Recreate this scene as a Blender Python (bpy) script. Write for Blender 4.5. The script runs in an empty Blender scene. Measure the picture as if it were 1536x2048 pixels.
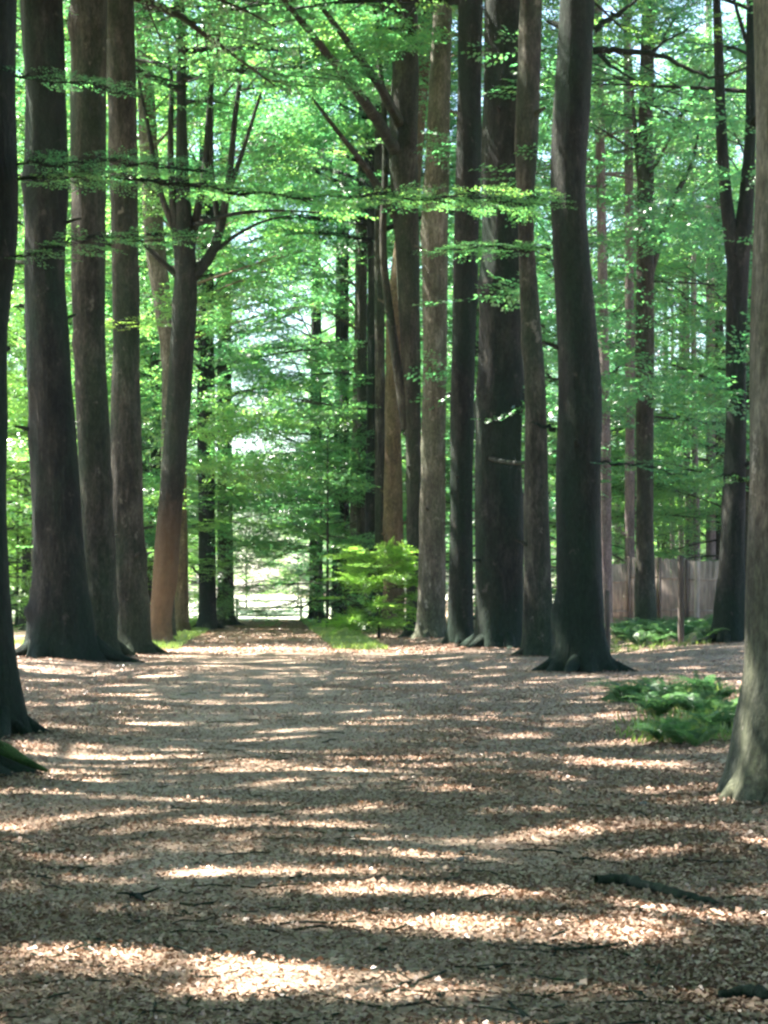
import bpy, math, random
import numpy as np
from mathutils import Matrix, Vector, Euler

R_ = math.radians
SC = bpy.context.scene
COL = SC.collection

# ------------------------------------------------------------------ camera
FPX = 4000.0                      # focal length in pixels of a 1536 px wide frame
VPX, HZ = 540.0, 1185.0           # where the avenue vanishes, horizon row
EYE = 1.6
cam_d = bpy.data.cameras.new('camera')
cam = bpy.data.objects.new('camera', cam_d)
COL.objects.link(cam)
cam_d.sensor_fit = 'HORIZONTAL'
cam_d.sensor_width = 36.0
cam_d.lens = FPX / 1536.0 * 36.0
cam_d.clip_start, cam_d.clip_end = 0.1, 3000.0
cam.location = (0, 0, EYE)
PITCH, YAW = math.atan((HZ - 1024) / FPX), math.atan((768 - VPX) / FPX)
cam.rotation_euler = (math.pi / 2 + PITCH, 0, -YAW)
SC.camera = cam
CM = Euler(cam.rotation_euler).to_matrix()

# ------------------------------------------------------------------ light
SUN_EL, SUN_AZ = R_(60), R_(-64)            # azimuth from +Y, clockwise: sun stands to the left and ahead
sd = Vector((math.sin(SUN_AZ) * math.cos(SUN_EL), math.cos(SUN_AZ) * math.cos(SUN_EL), math.sin(SUN_EL)))
world = bpy.data.worlds.new('World')
SC.world = world
world.use_nodes = True
wn = world.node_tree.nodes
sky = wn.new('ShaderNodeTexSky')
sky.sky_type = 'NISHITA'
sky.sun_disc = False
sky.sun_elevation = SUN_EL
sky.sun_rotation = SUN_AZ
wn['Background'].inputs['Strength'].default_value = 0.06
world.node_tree.links.new(sky.outputs['Color'], wn['Background'].inputs['Color'])
sun_l = bpy.data.lights.new('sun', 'SUN')
sun_l.energy = 5.0
sun_l.angle = R_(0.45)
sun_l.color = (1.0, 0.95, 0.86)
sun = bpy.data.objects.new('sun', sun_l)
COL.objects.link(sun)
sun.rotation_euler = (-sd).to_track_quat('-Z', 'Y').to_euler()
sun.location = (-30, 20, 60)

SC.view_settings.view_transform = 'Standard'
SC.view_settings.look = 'None'
SC.view_settings.gamma = 1.0
SC.view_settings.exposure = 3.6
SC.render.engine = 'CYCLES'
cy = SC.cycles
cy.max_bounces = 8
cy.diffuse_bounces = 5
cy.glossy_bounces = 2
cy.transmission_bounces = 6
cy.transparent_max_bounces = 4
cy.caustics_reflective = False
cy.caustics_refractive = False
cy.use_denoising = True
try:
    cy.denoiser = 'OPENIMAGEDENOISE'
except Exception:
    pass
cy.filter_width = 2.6
cy.sample_clamp_indirect = 6.0

# ------------------------------------------------------------------ helpers
def unproj(x, y, d):
    """pixel of the 1536x2048 frame at distance d along the avenue -> point"""
    v = CM @ Vector(((x - 768) / FPX, (1024 - y) / FPX, -1.0))
    k = d / v.y
    return np.array((v.x * k, d, EYE + v.z * k))

def sstep(a, b, x):
    t = np.clip((np.asarray(x, float) - a) / (b - a), 0, 1)
    return t * t * (3 - 2 * t)

def gz(x, y):
    x = np.asarray(x, float); y = np.asarray(y, float)
    h = 0.45 * sstep(7.5, 13, x) * sstep(25, 52, y)
    fade = 1 - sstep(60, 120, y)
    h = h + fade * (0.030 * np.sin(0.9 * x + 0.35 * y + 1.0) * np.sin(0.5 * y - 0.3 * x) + 0.018 * np.sin(2.3 * x + 1.1 * y))
    h = h + 0.10 * sstep(3.0, 6.0, np.abs(x)) * (1 - sstep(7.5, 12, np.abs(x))) * sstep(10, 30, y) * fade
    return h

def make_mesh(name, V, F, mat, smooth=False, midx=None):
    V = np.asarray(V, np.float32); F = np.asarray(F, np.int32)
    me = bpy.data.meshes.new(name)
    k = F.shape[1]
    me.vertices.add(len(V)); me.vertices.foreach_set('co', V.ravel())
    me.loops.add(F.size); me.loops.foreach_set('vertex_index', F.ravel())
    me.polygons.add(len(F))
    me.polygons.foreach_set('loop_start', np.arange(0, F.size, k, dtype=np.int32))
    me.polygons.foreach_set('loop_total', np.full(len(F), k, np.int32))
    if smooth:
        me.polygons.foreach_set('use_smooth', np.ones(len(F), bool))
    for m in (mat if isinstance(mat, (list, tuple)) else [mat]):
        me.materials.append(m)
    if midx is not None:
        me.polygons.foreach_set('material_index', np.asarray(midx, np.int32))
    me.update(calc_edges=True); me.validate()
    return me

def add(name, me, parent=None, loc=None):
    o = bpy.data.objects.new(name, me)
    COL.objects.link(o)
    if parent: o.parent = parent
    if loc is not None: o.location = loc
    return o

def tag(o, label=None, cat=None, group=None, kind=None):
    if label: o['label'] = label
    if cat: o['category'] = cat
    if group: o['group'] = group
    if kind: o['kind'] = kind
    return o

def empty(name, loc, rz=0.0, label=None, cat=None, group=None):
    o = bpy.data.objects.new(name, None)
    COL.objects.link(o)
    o.location = loc; o.rotation_euler = (0, 0, rz)
    return tag(o, label, cat, group)

class MB:
    """collects quads"""
    def __init__(self): self.V, self.F, self.n = [], [], 0
    def put(self, V, F):
        self.V.append(np.asarray(V, float)); self.F.append(np.asarray(F, int) + self.n); self.n += len(V)
    def box(self, c, s, rz=0.0, tilt=0.0):
        p = np.array([(x, y, z) for x in (-.5, .5) for y in (-.5, .5) for z in (-.5, .5)]) * np.array(s)
        M = np.array(Euler((0, tilt, rz)).to_matrix())
        self.put(p @ M.T + np.array(c), [(0, 1, 3, 2), (4, 6, 7, 5), (0, 4, 5, 1), (2, 3, 7, 6), (0, 2, 6, 4), (1, 5, 7, 3)])
    def tube(self, P, rad, seg=7, bump=None):
        P = np.asarray(P, float); n = len(P)
        rad = np.broadcast_to(np.asarray(rad, float), (n,))
        T = np.gradient(P, axis=0); T /= np.linalg.norm(T, axis=1)[:, None] + 1e-9
        ref = np.array((0, 1.0, 0.2)) if abs(T[:, 1]).mean() < .8 else np.array((1.0, 0, 0.2))
        A = np.cross(T, ref); A /= np.linalg.norm(A, axis=1)[:, None] + 1e-9
        B = np.cross(T, A)
        th = np.linspace(0, 2 * np.pi, seg, endpoint=False)
        r = rad[:, None] * np.ones((1, seg))
        if bump is not None: r = r * bump(th, np.arange(n))
        V = P[:, None] + r[..., None] * (np.cos(th)[None, :, None] * A[:, None] + np.sin(th)[None, :, None] * B[:, None])
        self.grid(V, wrap=True)
    def grid(self, V, wrap=False):
        n, s = V.shape[:2]
        i = np.arange(n - 1)[:, None]; j = np.arange(s if wrap else s - 1)[None]
        j2 = (j + 1) % s
        F = np.stack([i * s + j, i * s + j2, (i + 1) * s + j2, (i + 1) * s + j], -1).reshape(-1, 4)
        self.put(V.reshape(-1, 3), F)
    def mesh(self, name, mat, smooth=True):
        return make_mesh(name, np.concatenate(self.V), np.concatenate(self.F), mat, smooth)

# ------------------------------------------------------------------ materials
def new_mat(name):
    m = bpy.data.materials.new(name); m.use_nodes = True
    m.node_tree.nodes.clear()
    return m, m.node_tree.nodes, m.node_tree.links

def ramp(n, stops):
    r = n.new('ShaderNodeValToRGB')
    e = r.color_ramp.elements
    while len(e) < len(stops): e.new(0.5)
    for k, (p, c) in enumerate(stops):
        e[k].position = p; e[k].color = (*c, 1)
    return r

def leaf_mat(name, dif, tra, ft=0.5, gloss=0.06):
    m, n, l = new_mat(name)
    out = n.new('ShaderNodeOutputMaterial')
    g = n.new('ShaderNodeNewGeometry')
    oi = n.new('ShaderNodeObjectInfo')
    ad = n.new('ShaderNodeMath'); ad.operation = 'MULTIPLY_ADD'
    ad.inputs[1].default_value = 0.5
    l.new(oi.outputs['Random'], ad.inputs[0])
    mu = n.new('ShaderNodeMath'); mu.operation = 'MULTIPLY'; mu.inputs[1].default_value = 0.5
    l.new(g.outputs['Random Per Island'], mu.inputs[0]); l.new(mu.outputs[0], ad.inputs[2])
    r1, r2 = ramp(n, dif), ramp(n, tra)
    l.new(ad.outputs[0], r1.inputs[0]); l.new(ad.outputs[0], r2.inputs[0])
    d = n.new('ShaderNodeBsdfDiffuse'); t = n.new('ShaderNodeBsdfTranslucent'); gl = n.new('ShaderNodeBsdfGlossy')
    gl.inputs['Roughness'].default_value = 0.38
    l.new(r1.outputs[0], d.inputs[0]); l.new(r2.outputs[0], t.inputs[0])
    m1 = n.new('ShaderNodeMixShader'); m1.inputs[0].default_value = ft
    l.new(d.outputs[0], m1.inputs[1]); l.new(t.outputs[0], m1.inputs[2])
    m2 = n.new('ShaderNodeMixShader'); m2.inputs[0].default_value = gloss
    l.new(m1.outputs[0], m2.inputs[1]); l.new(gl.outputs[0], m2.inputs[2])
    l.new(m2.outputs[0], out.inputs['Surface'])
    return m

BEECH = leaf_mat('beech_leaf',
                 [(0, (.025, .085, .040)), (.5, (.045, .125, .050)), (1, (.09, .18, .055))],
                 [(0, (.06, .28, .12)), (.5, (.13, .42, .12)), (1, (.36, .62, .10))], 0.57, 0.08)
LIME = leaf_mat('young_leaf',
                [(0, (.05, .14, .04)), (1, (.10, .20, .05))],
                [(0, (.17, .50, .09)), (1, (.42, .66, .09))], 0.6, .06)
BUSH = leaf_mat('bush_leaf_lit', [(0, (.07, .17, .03)), (1, (.12, .24, .05))], [(0, (.14, .42, .07)), (.5, (.32, .62, .08)), (1, (.50, .72, .09))], 0.55)  # lighter leaf colours stand in for sun falling on the shrub
PINE = leaf_mat('needle', [(0, (.03, .08, .04)), (1, (.05, .11, .05))], [(0, (.05, .2, .07)), (1, (.10, .28, .08))], 0.35)
FERN = leaf_mat('fern', [(0, (.025, .07, .03)), (1, (.07, .14, .05))], [(0, (.05, .20, .07)), (1, (.18, .36, .09))], 0.4)
GRASS = leaf_mat('grass_blade', [(0, (.06, .12, .03)), (1, (.12, .17, .05))], [(0, (.15, .35, .05)), (1, (.35, .45, .08))], 0.45)
LITTER_P = leaf_mat('path_leaf', [(0, (.11, .072, .048)), (.35, (.31, .205, .145)), (.75, (.49, .35, .265)), (1, (.72, .60, .49))], [(0, (.08, .04, .02)), (1, (.22, .14, .07))], 0.12, 0.04)
LITTER = leaf_mat('dry_leaf', [(0, (.10, .052, .034)), (.35, (.30, .19, .14)), (.75, (.50, .36, .28)), (1, (.76, .62, .50))],
                  [(0, (.08, .04, .02)), (1, (.22, .14, .07))], 0.12, 0.05)

def bark_mat(name, dark, mid, light, moss, moss_amt=0.5, scale=1.0):
    m, n, l = new_mat(name)
    out = n.new('ShaderNodeOutputMaterial'); b = n.new('ShaderNodeBsdfPrincipled')
    b.inputs['Roughness'].default_value = 0.85
    b.inputs['Specular IOR Level'].default_value = .12
    tc = n.new('ShaderNodeTexCoord'); oi = n.new('ShaderNodeObjectInfo')
    va = n.new('ShaderNodeVectorMath'); va.operation = 'MULTIPLY_ADD'
    va.inputs[1].default_value = (1, 1, 1)
    cb = n.new('ShaderNodeCombineXYZ'); sc = n.new('ShaderNodeMath'); sc.operation = 'MULTIPLY'; sc.inputs[1].default_value = 57
    l.new(oi.outputs['Random'], sc.inputs[0]); l.new(sc.outputs[0], cb.inputs[0]); l.new(sc.outputs[0], cb.inputs[2])
    l.new(tc.outputs['Object'], va.inputs[0]); l.new(cb.outputs[0], va.inputs[2])
    def noise(sxyz, scl, det, rough=.6):
        mp = n.new('ShaderNodeMapping'); mp.inputs['Scale'].default_value = sxyz
        l.new(va.outputs[0], mp.inputs[0])
        t = n.new('ShaderNodeTexNoise'); t.inputs['Scale'].default_value = scl; t.inputs['Detail'].default_value = det
        t.inputs['Roughness'].default_value = rough
        l.new(mp.outputs[0], t.inputs['Vector']); return t
    streak = noise((1, 1, .22), 9 * scale, 7, .7)
    blot = noise((1, 1, .55), 1.6 * scale, 5, .6)
    fine = noise((1, 1, .4), 22 * scale, 5, .75)
    r = ramp(n, [(.36, dark), (.5, mid), (.66, light)])
    mx = n.new('ShaderNodeMath'); mx.operation = 'MULTIPLY_ADD'; mx.inputs[1].default_value = .55
    hb = n.new('ShaderNodeMath'); hb.operation = 'MULTIPLY'; hb.inputs[1].default_value = .45
    l.new(blot.outputs['Fac'], hb.inputs[0]); l.new(streak.outputs['Fac'], mx.inputs[0]); l.new(hb.outputs[0], mx.inputs[2])
    l.new(mx.outputs[0], r.inputs[0])
    ms = noise((1, 1, .35), .9 * scale, 5, .62)
    mr = ramp(n, [(.42, (0, 0, 0)), (.62, (1, 1, 1))])
    sx = n.new('ShaderNodeSeparateXYZ'); l.new(tc.outputs['Object'], sx.inputs[0])
    ft = n.new('ShaderNodeMapRange'); ft.inputs['From Min'].default_value = 1.5; ft.inputs['From Max'].default_value = 0.0
    ft.inputs['To Max'].default_value = .22; l.new(sx.outputs['Z'], ft.inputs['Value'])
    af = n.new('ShaderNodeMath'); af.operation = 'ADD'; l.new(ms.outputs['Fac'], af.inputs[0]); l.new(ft.outputs[0], af.inputs[1])
    l.new(af.outputs[0], mr.inputs[0])
    mm = n.new('ShaderNodeMath'); mm.operation = 'MULTIPLY'; mm.inputs[1].default_value = moss_amt
    l.new(mr.outputs[0], mm.inputs[0])
    mix = n.new('ShaderNodeMix'); mix.data_type = 'RGBA'
    l.new(mm.outputs[0], mix.inputs[0]); l.new(r.outputs[0], mix.inputs[6]); mix.inputs[7].default_value = (*moss, 1)
    fr_ = ramp(n, [(.3, (.35, .35, .35)), (.52, (.95, .95, .95)), (.72, (1.7, 1.65, 1.55))]); l.new(fine.outputs['Fac'], fr_.inputs[0])
    mf = n.new('ShaderNodeMix'); mf.data_type = 'RGBA'; mf.blend_type = 'MULTIPLY'; mf.inputs[0].default_value = 1
    l.new(mix.outputs[2], mf.inputs[6]); l.new(fr_.outputs[0], mf.inputs[7])
    lich = noise((1, 1, .8), 3.1 * scale, 6, .7); lr = ramp(n, [(.62, (0, 0, 0)), (.68, (.8, .8, .8))]); l.new(lich.outputs['Fac'], lr.inputs[0])
    ml = n.new('ShaderNodeMix'); ml.data_type = 'RGBA'; l.new(lr.outputs[0], ml.inputs[0]); l.new(mf.outputs[2], ml.inputs[6])
    ml.inputs[7].default_value = (*[c * 1.25 for c in light], 1)
    l.new(ml.outputs[2], b.inputs['Base Color'])
    bp = n.new('ShaderNodeBump'); bp.inputs['Strength'].default_value = .9; bp.inputs['Distance'].default_value = .05
    ad = n.new('ShaderNodeMath'); ad.operation = 'MULTIPLY_ADD'; ad.inputs[1].default_value = .5
    l.new(fine.outputs['Fac'], ad.inputs[0]); l.new(streak.outputs['Fac'], ad.inputs[2])
    l.new(ad.outputs[0], bp.inputs['Height']); l.new(bp.outputs[0], b.inputs['Normal'])
    l.new(b.outputs[0], out.inputs['Surface'])
    return m

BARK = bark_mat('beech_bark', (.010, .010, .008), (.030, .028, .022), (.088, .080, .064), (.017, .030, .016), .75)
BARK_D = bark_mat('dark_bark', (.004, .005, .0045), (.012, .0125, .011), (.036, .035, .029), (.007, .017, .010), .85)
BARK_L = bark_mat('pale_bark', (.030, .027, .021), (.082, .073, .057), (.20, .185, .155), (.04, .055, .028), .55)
BARK_W = bark_mat('warm_bark', (.05, .032, .02), (.10, .068, .044), (.19, .14, .10), (.05, .06, .028), .4)
BARK_P = bark_mat('pine_bark', (.07, .05, .05), (.14, .11, .11), (.22, .18, .18), (.08, .10, .07), .3, 1.4)
MOSS = bark_mat('moss', (.02, .05, .015), (.04, .09, .025), (.08, .14, .04), (.03, .07, .02), .5, 3)

def ground_mat(name, stops, scale, bump=.04, stain=(.05, .035, .022), stain_amt=.5):
    m, n, l = new_mat(name)
    out = n.new('ShaderNodeOutputMaterial'); b = n.new('ShaderNodeBsdfPrincipled')
    b.inputs['Roughness'].default_value = .92
    b.inputs['Specular IOR Level'].default_value = .25
    tc = n.new('ShaderNodeTexCoord')
    vo = n.new('ShaderNodeTexVoronoi'); vo.inputs['Scale'].default_value = scale; vo.inputs['Randomness'].default_value = 1
    no = n.new('ShaderNodeTexNoise'); no.inputs['Scale'].default_value = .7; no.inputs['Detail'].default_value = 8; no.inputs['Roughness'].default_value = .65
    nf = n.new('ShaderNodeTexNoise'); nf.inputs['Scale'].default_value = scale * 1.7; nf.inputs['Detail'].default_value = 5; nf.inputs['Roughness'].default_value = .7
    for t in (vo, no, nf): l.new(tc.outputs['Object'], t.inputs['Vector'])
    sp = n.new('ShaderNodeSeparateColor'); l.new(vo.outputs['Color'], sp.inputs[0])
    av = n.new('ShaderNodeMath'); av.operation = 'MULTIPLY_ADD'; av.inputs[1].default_value = .55
    h2 = n.new('ShaderNodeMath'); h2.operation = 'MULTIPLY'; h2.inputs[1].default_value = .45
    l.new(nf.outputs['Fac'], h2.inputs[0]); l.new(sp.outputs[0], av.inputs[0]); l.new(h2.outputs[0], av.inputs[2])
    r = ramp(n, stops); l.new(av.outputs[0], r.inputs[0])
    mr = ramp(n, [(.38, (0, 0, 0)), (.66, (1, 1, 1))]); l.new(no.outputs['Fac'], mr.inputs[0])
    mm = n.new('ShaderNodeMath'); mm.operation = 'MULTIPLY'; mm.inputs[1].default_value = stain_amt; l.new(mr.outputs[0], mm.inputs[0])
    mix = n.new('ShaderNodeMix'); mix.data_type = 'RGBA'
    l.new(mm.outputs[0], mix.inputs[0]); l.new(r.outputs[0], mix.inputs[6]); mix.inputs[7].default_value = (*stain, 1)
    l.new(mix.outputs[2], b.inputs['Base Color'])
    bp = n.new('ShaderNodeBump'); bp.inputs['Strength'].default_value = .8; bp.inputs['Distance'].default_value = bump
    l.new(av.outputs[0], bp.inputs['Height']); l.new(bp.outputs[0], b.inputs['Normal'])
    l.new(b.outputs[0], out.inputs['Surface'])
    return m

G_FLOOR = ground_mat('forest_floor', [(.2, (.09, .052, .034)), (.5, (.29, .20, .148)), (.8, (.50, .37, .285))], 26)
G_PATH = ground_mat('path_grit', [(.2, (.15, .098, .066)), (.5, (.32, .225, .16)), (.8, (.51, .385, .29))], 34, .03, (.15, .10, .066), .6)
G_FIELD = ground_mat('field_grass', [(.2, (.30, .33, .20)), (.5, (.44, .45, .34)), (.8, (.56, .55, .46))], 5, .05, (.48, .46, .40), .4)

def plain(name, col, rough=.7):
    m, n, l = new_mat(name)
    out = n.new('ShaderNodeOutputMaterial'); b = n.new('ShaderNodeBsdfPrincipled')
    b.inputs['Roughness'].default_value = rough
    tc = n.new('ShaderNodeTexCoord'); t = n.new('ShaderNodeTexNoise'); t.inputs['Scale'].default_value = 9; t.inputs['Detail'].default_value = 5
    mp = n.new('ShaderNodeMapping'); mp.inputs['Scale'].default_value = (1, 1, .2)
    l.new(tc.outputs['Object'], mp.inputs[0]); l.new(mp.outputs[0], t.inputs['Vector'])
    r = ramp(n, [(.3, tuple(c * .6 for c in col)), (.7, tuple(min(1, c * 1.3) for c in col))])
    l.new(t.outputs['Fac'], r.inputs[0]); l.new(r.outputs[0], b.inputs['Base Color']); l.new(b.outputs[0], out.inputs['Surface'])
    return m
GATE_M = plain('gate_wood', (.42, .40, .38))
REED_M = plain('reed_wattle', (.26, .21, .17), .9)
POST_M = plain('post_wood', (.06, .045, .035), .9)
STONE_M = plain('stone', (.10, .10, .10), .9)

# ------------------------------------------------------------------ setting
def sheet(name, xs, ys, mat, lift=0.0, label=None, edge=None):
    X, Y = np.meshgrid(xs, ys)
    if edge is not None: X = edge(X, Y)
    Z = gz(X, Y) + lift
    mb = MB(); mb.grid(np.stack([X, Y, Z], -1))
    return tag(add(name, mb.mesh(name, mat)), label, None, None, 'structure')
sheet('ground', np.concatenate([[-900, -400, -150, -60], np.arange(-30, 36, .6), [60, 150, 400, 900]]),
      np.concatenate([[-400, -100, -30], np.arange(-10, 130, .7), [140, 160, 200, 300, 500, 900, 1500]]), G_FLOOR)
def path_edge(X, Y):
    return -0.25 + X * (1 + .05 * np.sin(Y * .55) + .04 * np.sin(Y * 1.37 + 1) + .03 * np.sin(Y * 3.1))
sheet('path', np.linspace(-2.35, 2.35, 15), np.concatenate([np.arange(-20, 60, .35), np.arange(60, 119, 1.0)]), G_PATH, .005, None, path_edge)
sheet('field', np.array([-800, -400, -200, -80, -30, -10, -3, 3, 10, 30, 80, 200, 400, 800]), np.array([119., 135, 160, 200, 260, 400, 700, 1400]), G_FIELD, .006)
sheet('meadow', np.array([-400, -150, -60, -30, -17.]), np.array([-200., -80, -20, 10, 30, 50, 70, 90, 119]), G_FIELD, .006, None,
      lambda X, Y: X + np.where(X > -18, 1.2 * np.sin(Y * .2), 0))

# ------------------------------------------------------------------ foliage kit
def leaf_quads(P, D, N, L, W, fold=.12):
    """P base, D direction, N normal (n,3), L, W (n,) -> quads"""
    D = D / (np.linalg.norm(D, axis=1)[:, None] + 1e-9)
    S = np.cross(D, N); S /= np.linalg.norm(S, axis=1)[:, None] + 1e-9
    N = np.cross(S, D)
    L = np.asarray(L)[:, None]; W = np.asarray(W)[:, None]
    a = P; c = P + D * L - N * L * .10
    m = P + D * L * .48
    b = m + S * W * .5 + N * W * fold; d = m - S * W * .5 + N * W * fold
    V = np.stack([a, b, c, d], 1).reshape(-1, 3)
    F = np.arange(len(V)).reshape(-1, 4)
    return V, F

def spray_template(rng, n_twig=9, leaf=.095, length=1.0):
    P, D = [], []
    for k in range(n_twig):
        t = (k + .6) / n_twig
        side = 1 if k % 2 else -1
        tl = .55 * (1 - .65 * t) * rng.uniform(.7, 1.2) * length
        ang = side * rng.uniform(.7, 1.05)
        b = np.array((t * length, 0, -.05 * t * t))
        dr = np.array((math.cos(ang), math.sin(ang), rng.uniform(-.12, .06)))
        nl = max(2, int(tl / .075))
        for j in range(nl):
            s = (j + .5) / nl
            sd_ = 1 if j % 2 else -1
            a2 = ang + sd_ * rng.uniform(.4, .95)
            P.append(b + dr * tl * s + rng.normal(0, .012, 3)); D.append((math.cos(a2), math.sin(a2), rng.uniform(-.35, .1)))
        P.append(b + dr * tl); D.append(dr)
    P, D = np.array(P), np.array(D)
    N = np.array((0, 0, 1.0)) + rng.normal(0, .28, P.shape)
    L = leaf * rng.uniform(.75, 1.2, len(P))
    V, F = leaf_quads(P, D, N, L, L * .62)
    return V
_rng = np.random.default_rng(5)
SPRAYS = [spray_template(_rng) for _ in range(8)]
SPRAYS_BIG = [spray_template(_rng, 9, .13, 1.0) for _ in range(6)]
SPRAYS_MID = [spray_template(_rng, 9, .115, 1.0) for _ in range(6)]

def place_sprays(S, rng, kit=SPRAYS):
    """S rows: x y z yaw tilt roll scale -> V, F"""
    out = []
    for x, y, z, yaw, tilt, roll, sc in S:
        T = kit[rng.integers(len(kit))] * sc
        M = np.array(Euler((roll, -tilt, yaw)).to_matrix())
        out.append(T @ M.T + (x, y, z))
    V = np.concatenate(out)
    return V, np.arange(len(V)).reshape(-1, 4)

def crown_plan(seed, z0, z1, R, limbs, subs=7, per=3, rise=(8, 62), sparse=0.0, gap=-9., kw_=(1.5, 3.4), shape='beech', rmax=.13, sp=(.8, 1.35)):
    """limb polylines (P, r) and spray rows of one crown, axis on the origin"""
    rng = np.random.default_rng(seed)
    polys, S = [], []
    az = rng.uniform(0, 6.28)
    K = rng.normal(0, 1, (5, 3)); K *= (rng.uniform(*kw_, 5) / np.linalg.norm(K, axis=1))[:, None]; PH = rng.uniform(0, 6.28, 5)
    clump = lambda c: float(np.cos(K @ np.asarray(c) + PH).sum())      # open and leafy places through the crown
    for i in range(limbs):
        t = (i + rng.uniform(-.3, .3) + .5) / limbs
        t = min(max(t, 0), 1)
        zs = z0 + (z1 - z0) * t * .86
        az += 2.4 + rng.normal(0, .25)
        prof = (math.sin(math.pi * min(1, .22 + .78 * t)) ** .7 if shape == 'beech' else (1 - t) ** .8 * .9 + .12)
        ln = R * (.35 + .75 * prof) * rng.uniform(.75, 1.15)
        el = R_(rise[0] + (rise[1] - rise[0]) * t + rng.normal(0, 11))
        n = 7
        s = np.linspace(0, 1, n)
        hx = ln * s * math.cos(el * .8)
        hz = ln * (math.sin(el) * s - .16 * s * s * (1 - t * .6))
        wob = np.cumsum(rng.normal(0, .05, n)) * ln * .35
        P = np.stack([hx * math.cos(az) - wob * math.sin(az), hx * math.sin(az) + wob * math.cos(az), zs + hz], 1)
        r0 = rmax * (1 - .6 * t) * (ln / R) ** .5
        polys.append((P, r0 * (1 - .85 * s)))
        for k in range(subs):
            u = .22 + .76 * (k + rng.uniform(.2, .8)) / subs
            b = np.array([np.interp(u, s, P[:, c]) for c in range(3)])
            side = 1 if k % 2 else -1
            a2 = az + side * rng.uniform(.35, 1.15)
            l2 = ln * rng.uniform(.28, .5) * (1.15 - .55 * u)
            e2 = R_(rng.uniform(-6, 22) + 18 * t)
            m = 4; s2 = np.linspace(0, 1, m)
            Q = b + np.stack([np.cos(a2) * l2 * s2, np.sin(a2) * l2 * s2, l2 * (math.sin(e2) * s2 - .12 * s2 ** 2)], 1)
            polys.append((Q, .34 * r0 * (1 - .75 * u) * (1 - .8 * s2) + .006))
            for q in range(per):
                v = (q + rng.uniform(.1, .9)) / per
                c = np.array([np.interp(v, s2, Q[:, c]) for c in range(3)])
                if clump(c) < gap or rng.random() < sparse: continue
                S.append((*c, a2 + rng.normal(0, .7), rng.normal(.0, .3), rng.normal(0, .3), rng.uniform(*sp)))
        S.append((*P[-1], az, 0, 0, 1.3)); S.append((*P[-2], az + .5, 0, 0, 1.2))
    return polys, S

PLANS = {}
def outside_sun_gaps(V, seed, keep):
    """drops leaves along the sun direction, shaping the light patches on the ground"""
    rng = np.random.default_rng(seed)
    c = V.reshape(-1, 4, 3).mean(1)
    gx = c[:, 0] - sd.x / sd.z * c[:, 2]; gy = c[:, 1] - sd.y / sd.z * c[:, 2]
    f = 0
    for k in range(7):
        f = f + np.cos(rng.choice((-1, 1)) * rng.uniform(.4, 3.2) * gx + rng.uniform(1.3, 7.5) * gy + rng.uniform(0, 6.28))
    return np.repeat(f > keep + rng.normal(0, .12, len(f)), 4)
def crown_kind(key, mat, kit=SPRAYS, holes=None, **kw):
    polys, S = crown_plan(**kw)
    rng = np.random.default_rng(kw['seed'] + 99)
    V, F = place_sprays(S, rng, kit)
    if holes is not None:
        V = V[outside_sun_gaps(V, kw['seed'], holes)]; F = np.arange(len(V)).reshape(-1, 4)
    PLANS[key] = (polys, make_mesh('crown', V, F, mat))
for k in range(4):
    crown_kind('high%d' % k, BEECH, SPRAYS_BIG, holes=-.12, seed=10 + k, z0=15.2, z1=30, R=6.0, limbs=38, subs=11, per=7, sp=(.75, 1.1))
for k in range(4):
    crown_kind('low%d' % k, BEECH, SPRAYS_MID, holes=-2.3, seed=30 + k, z0=4.5, z1=27, R=6.0, limbs=42, subs=9, per=7, rise=(2, 62), gap=-.1, rmax=.09)
for k in range(2):
    crown_kind('sunny%d' % k, LIME, SPRAYS_MID, seed=40 + k, z0=2.5, z1=24, R=5.4, limbs=40, subs=9, per=6, rise=(2, 62), gap=-.1, rmax=.08)
for k in range(3):
    crown_kind('young%d' % k, BEECH, seed=50 + k, z0=.8, z1=12, R=3.6, limbs=24, subs=7, per=4, rise=(-4, 45), sparse=.1, gap=-.8, rmax=.05)
for k in range(2):
    crown_kind('bush%d' % k, BUSH, SPRAYS_MID, seed=60 + k, z0=.5, z1=4.2, R=1.7, limbs=30, subs=7, per=5, rise=(-4, 45), gap=-.5, kw_=(2.5, 5), rmax=.022, sp=(.5, .85))
for k in range(2):
    crown_kind('pine%d' % k, PINE, seed=70 + k, z0=15, z1=26, R=3.0, limbs=18, subs=5, per=3, rise=(-5, 40), sparse=.2, rmax=.06)
for k in range(2):
    crown_kind('hedge%d' % k, PINE, SPRAYS_MID, seed=90 + k, z0=.3, z1=11, R=4.2, limbs=30, subs=8, per=5, rise=(-4, 55), gap=-1.5, rmax=.06)
for k in range(2):
    crown_kind('edge%d' % k, LIME, seed=80 + k, z0=.6, z1=13, R=4.4, limbs=28, subs=8, per=4, rise=(-4, 55), sparse=.1, gap=-.8, rmax=.07)

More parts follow.
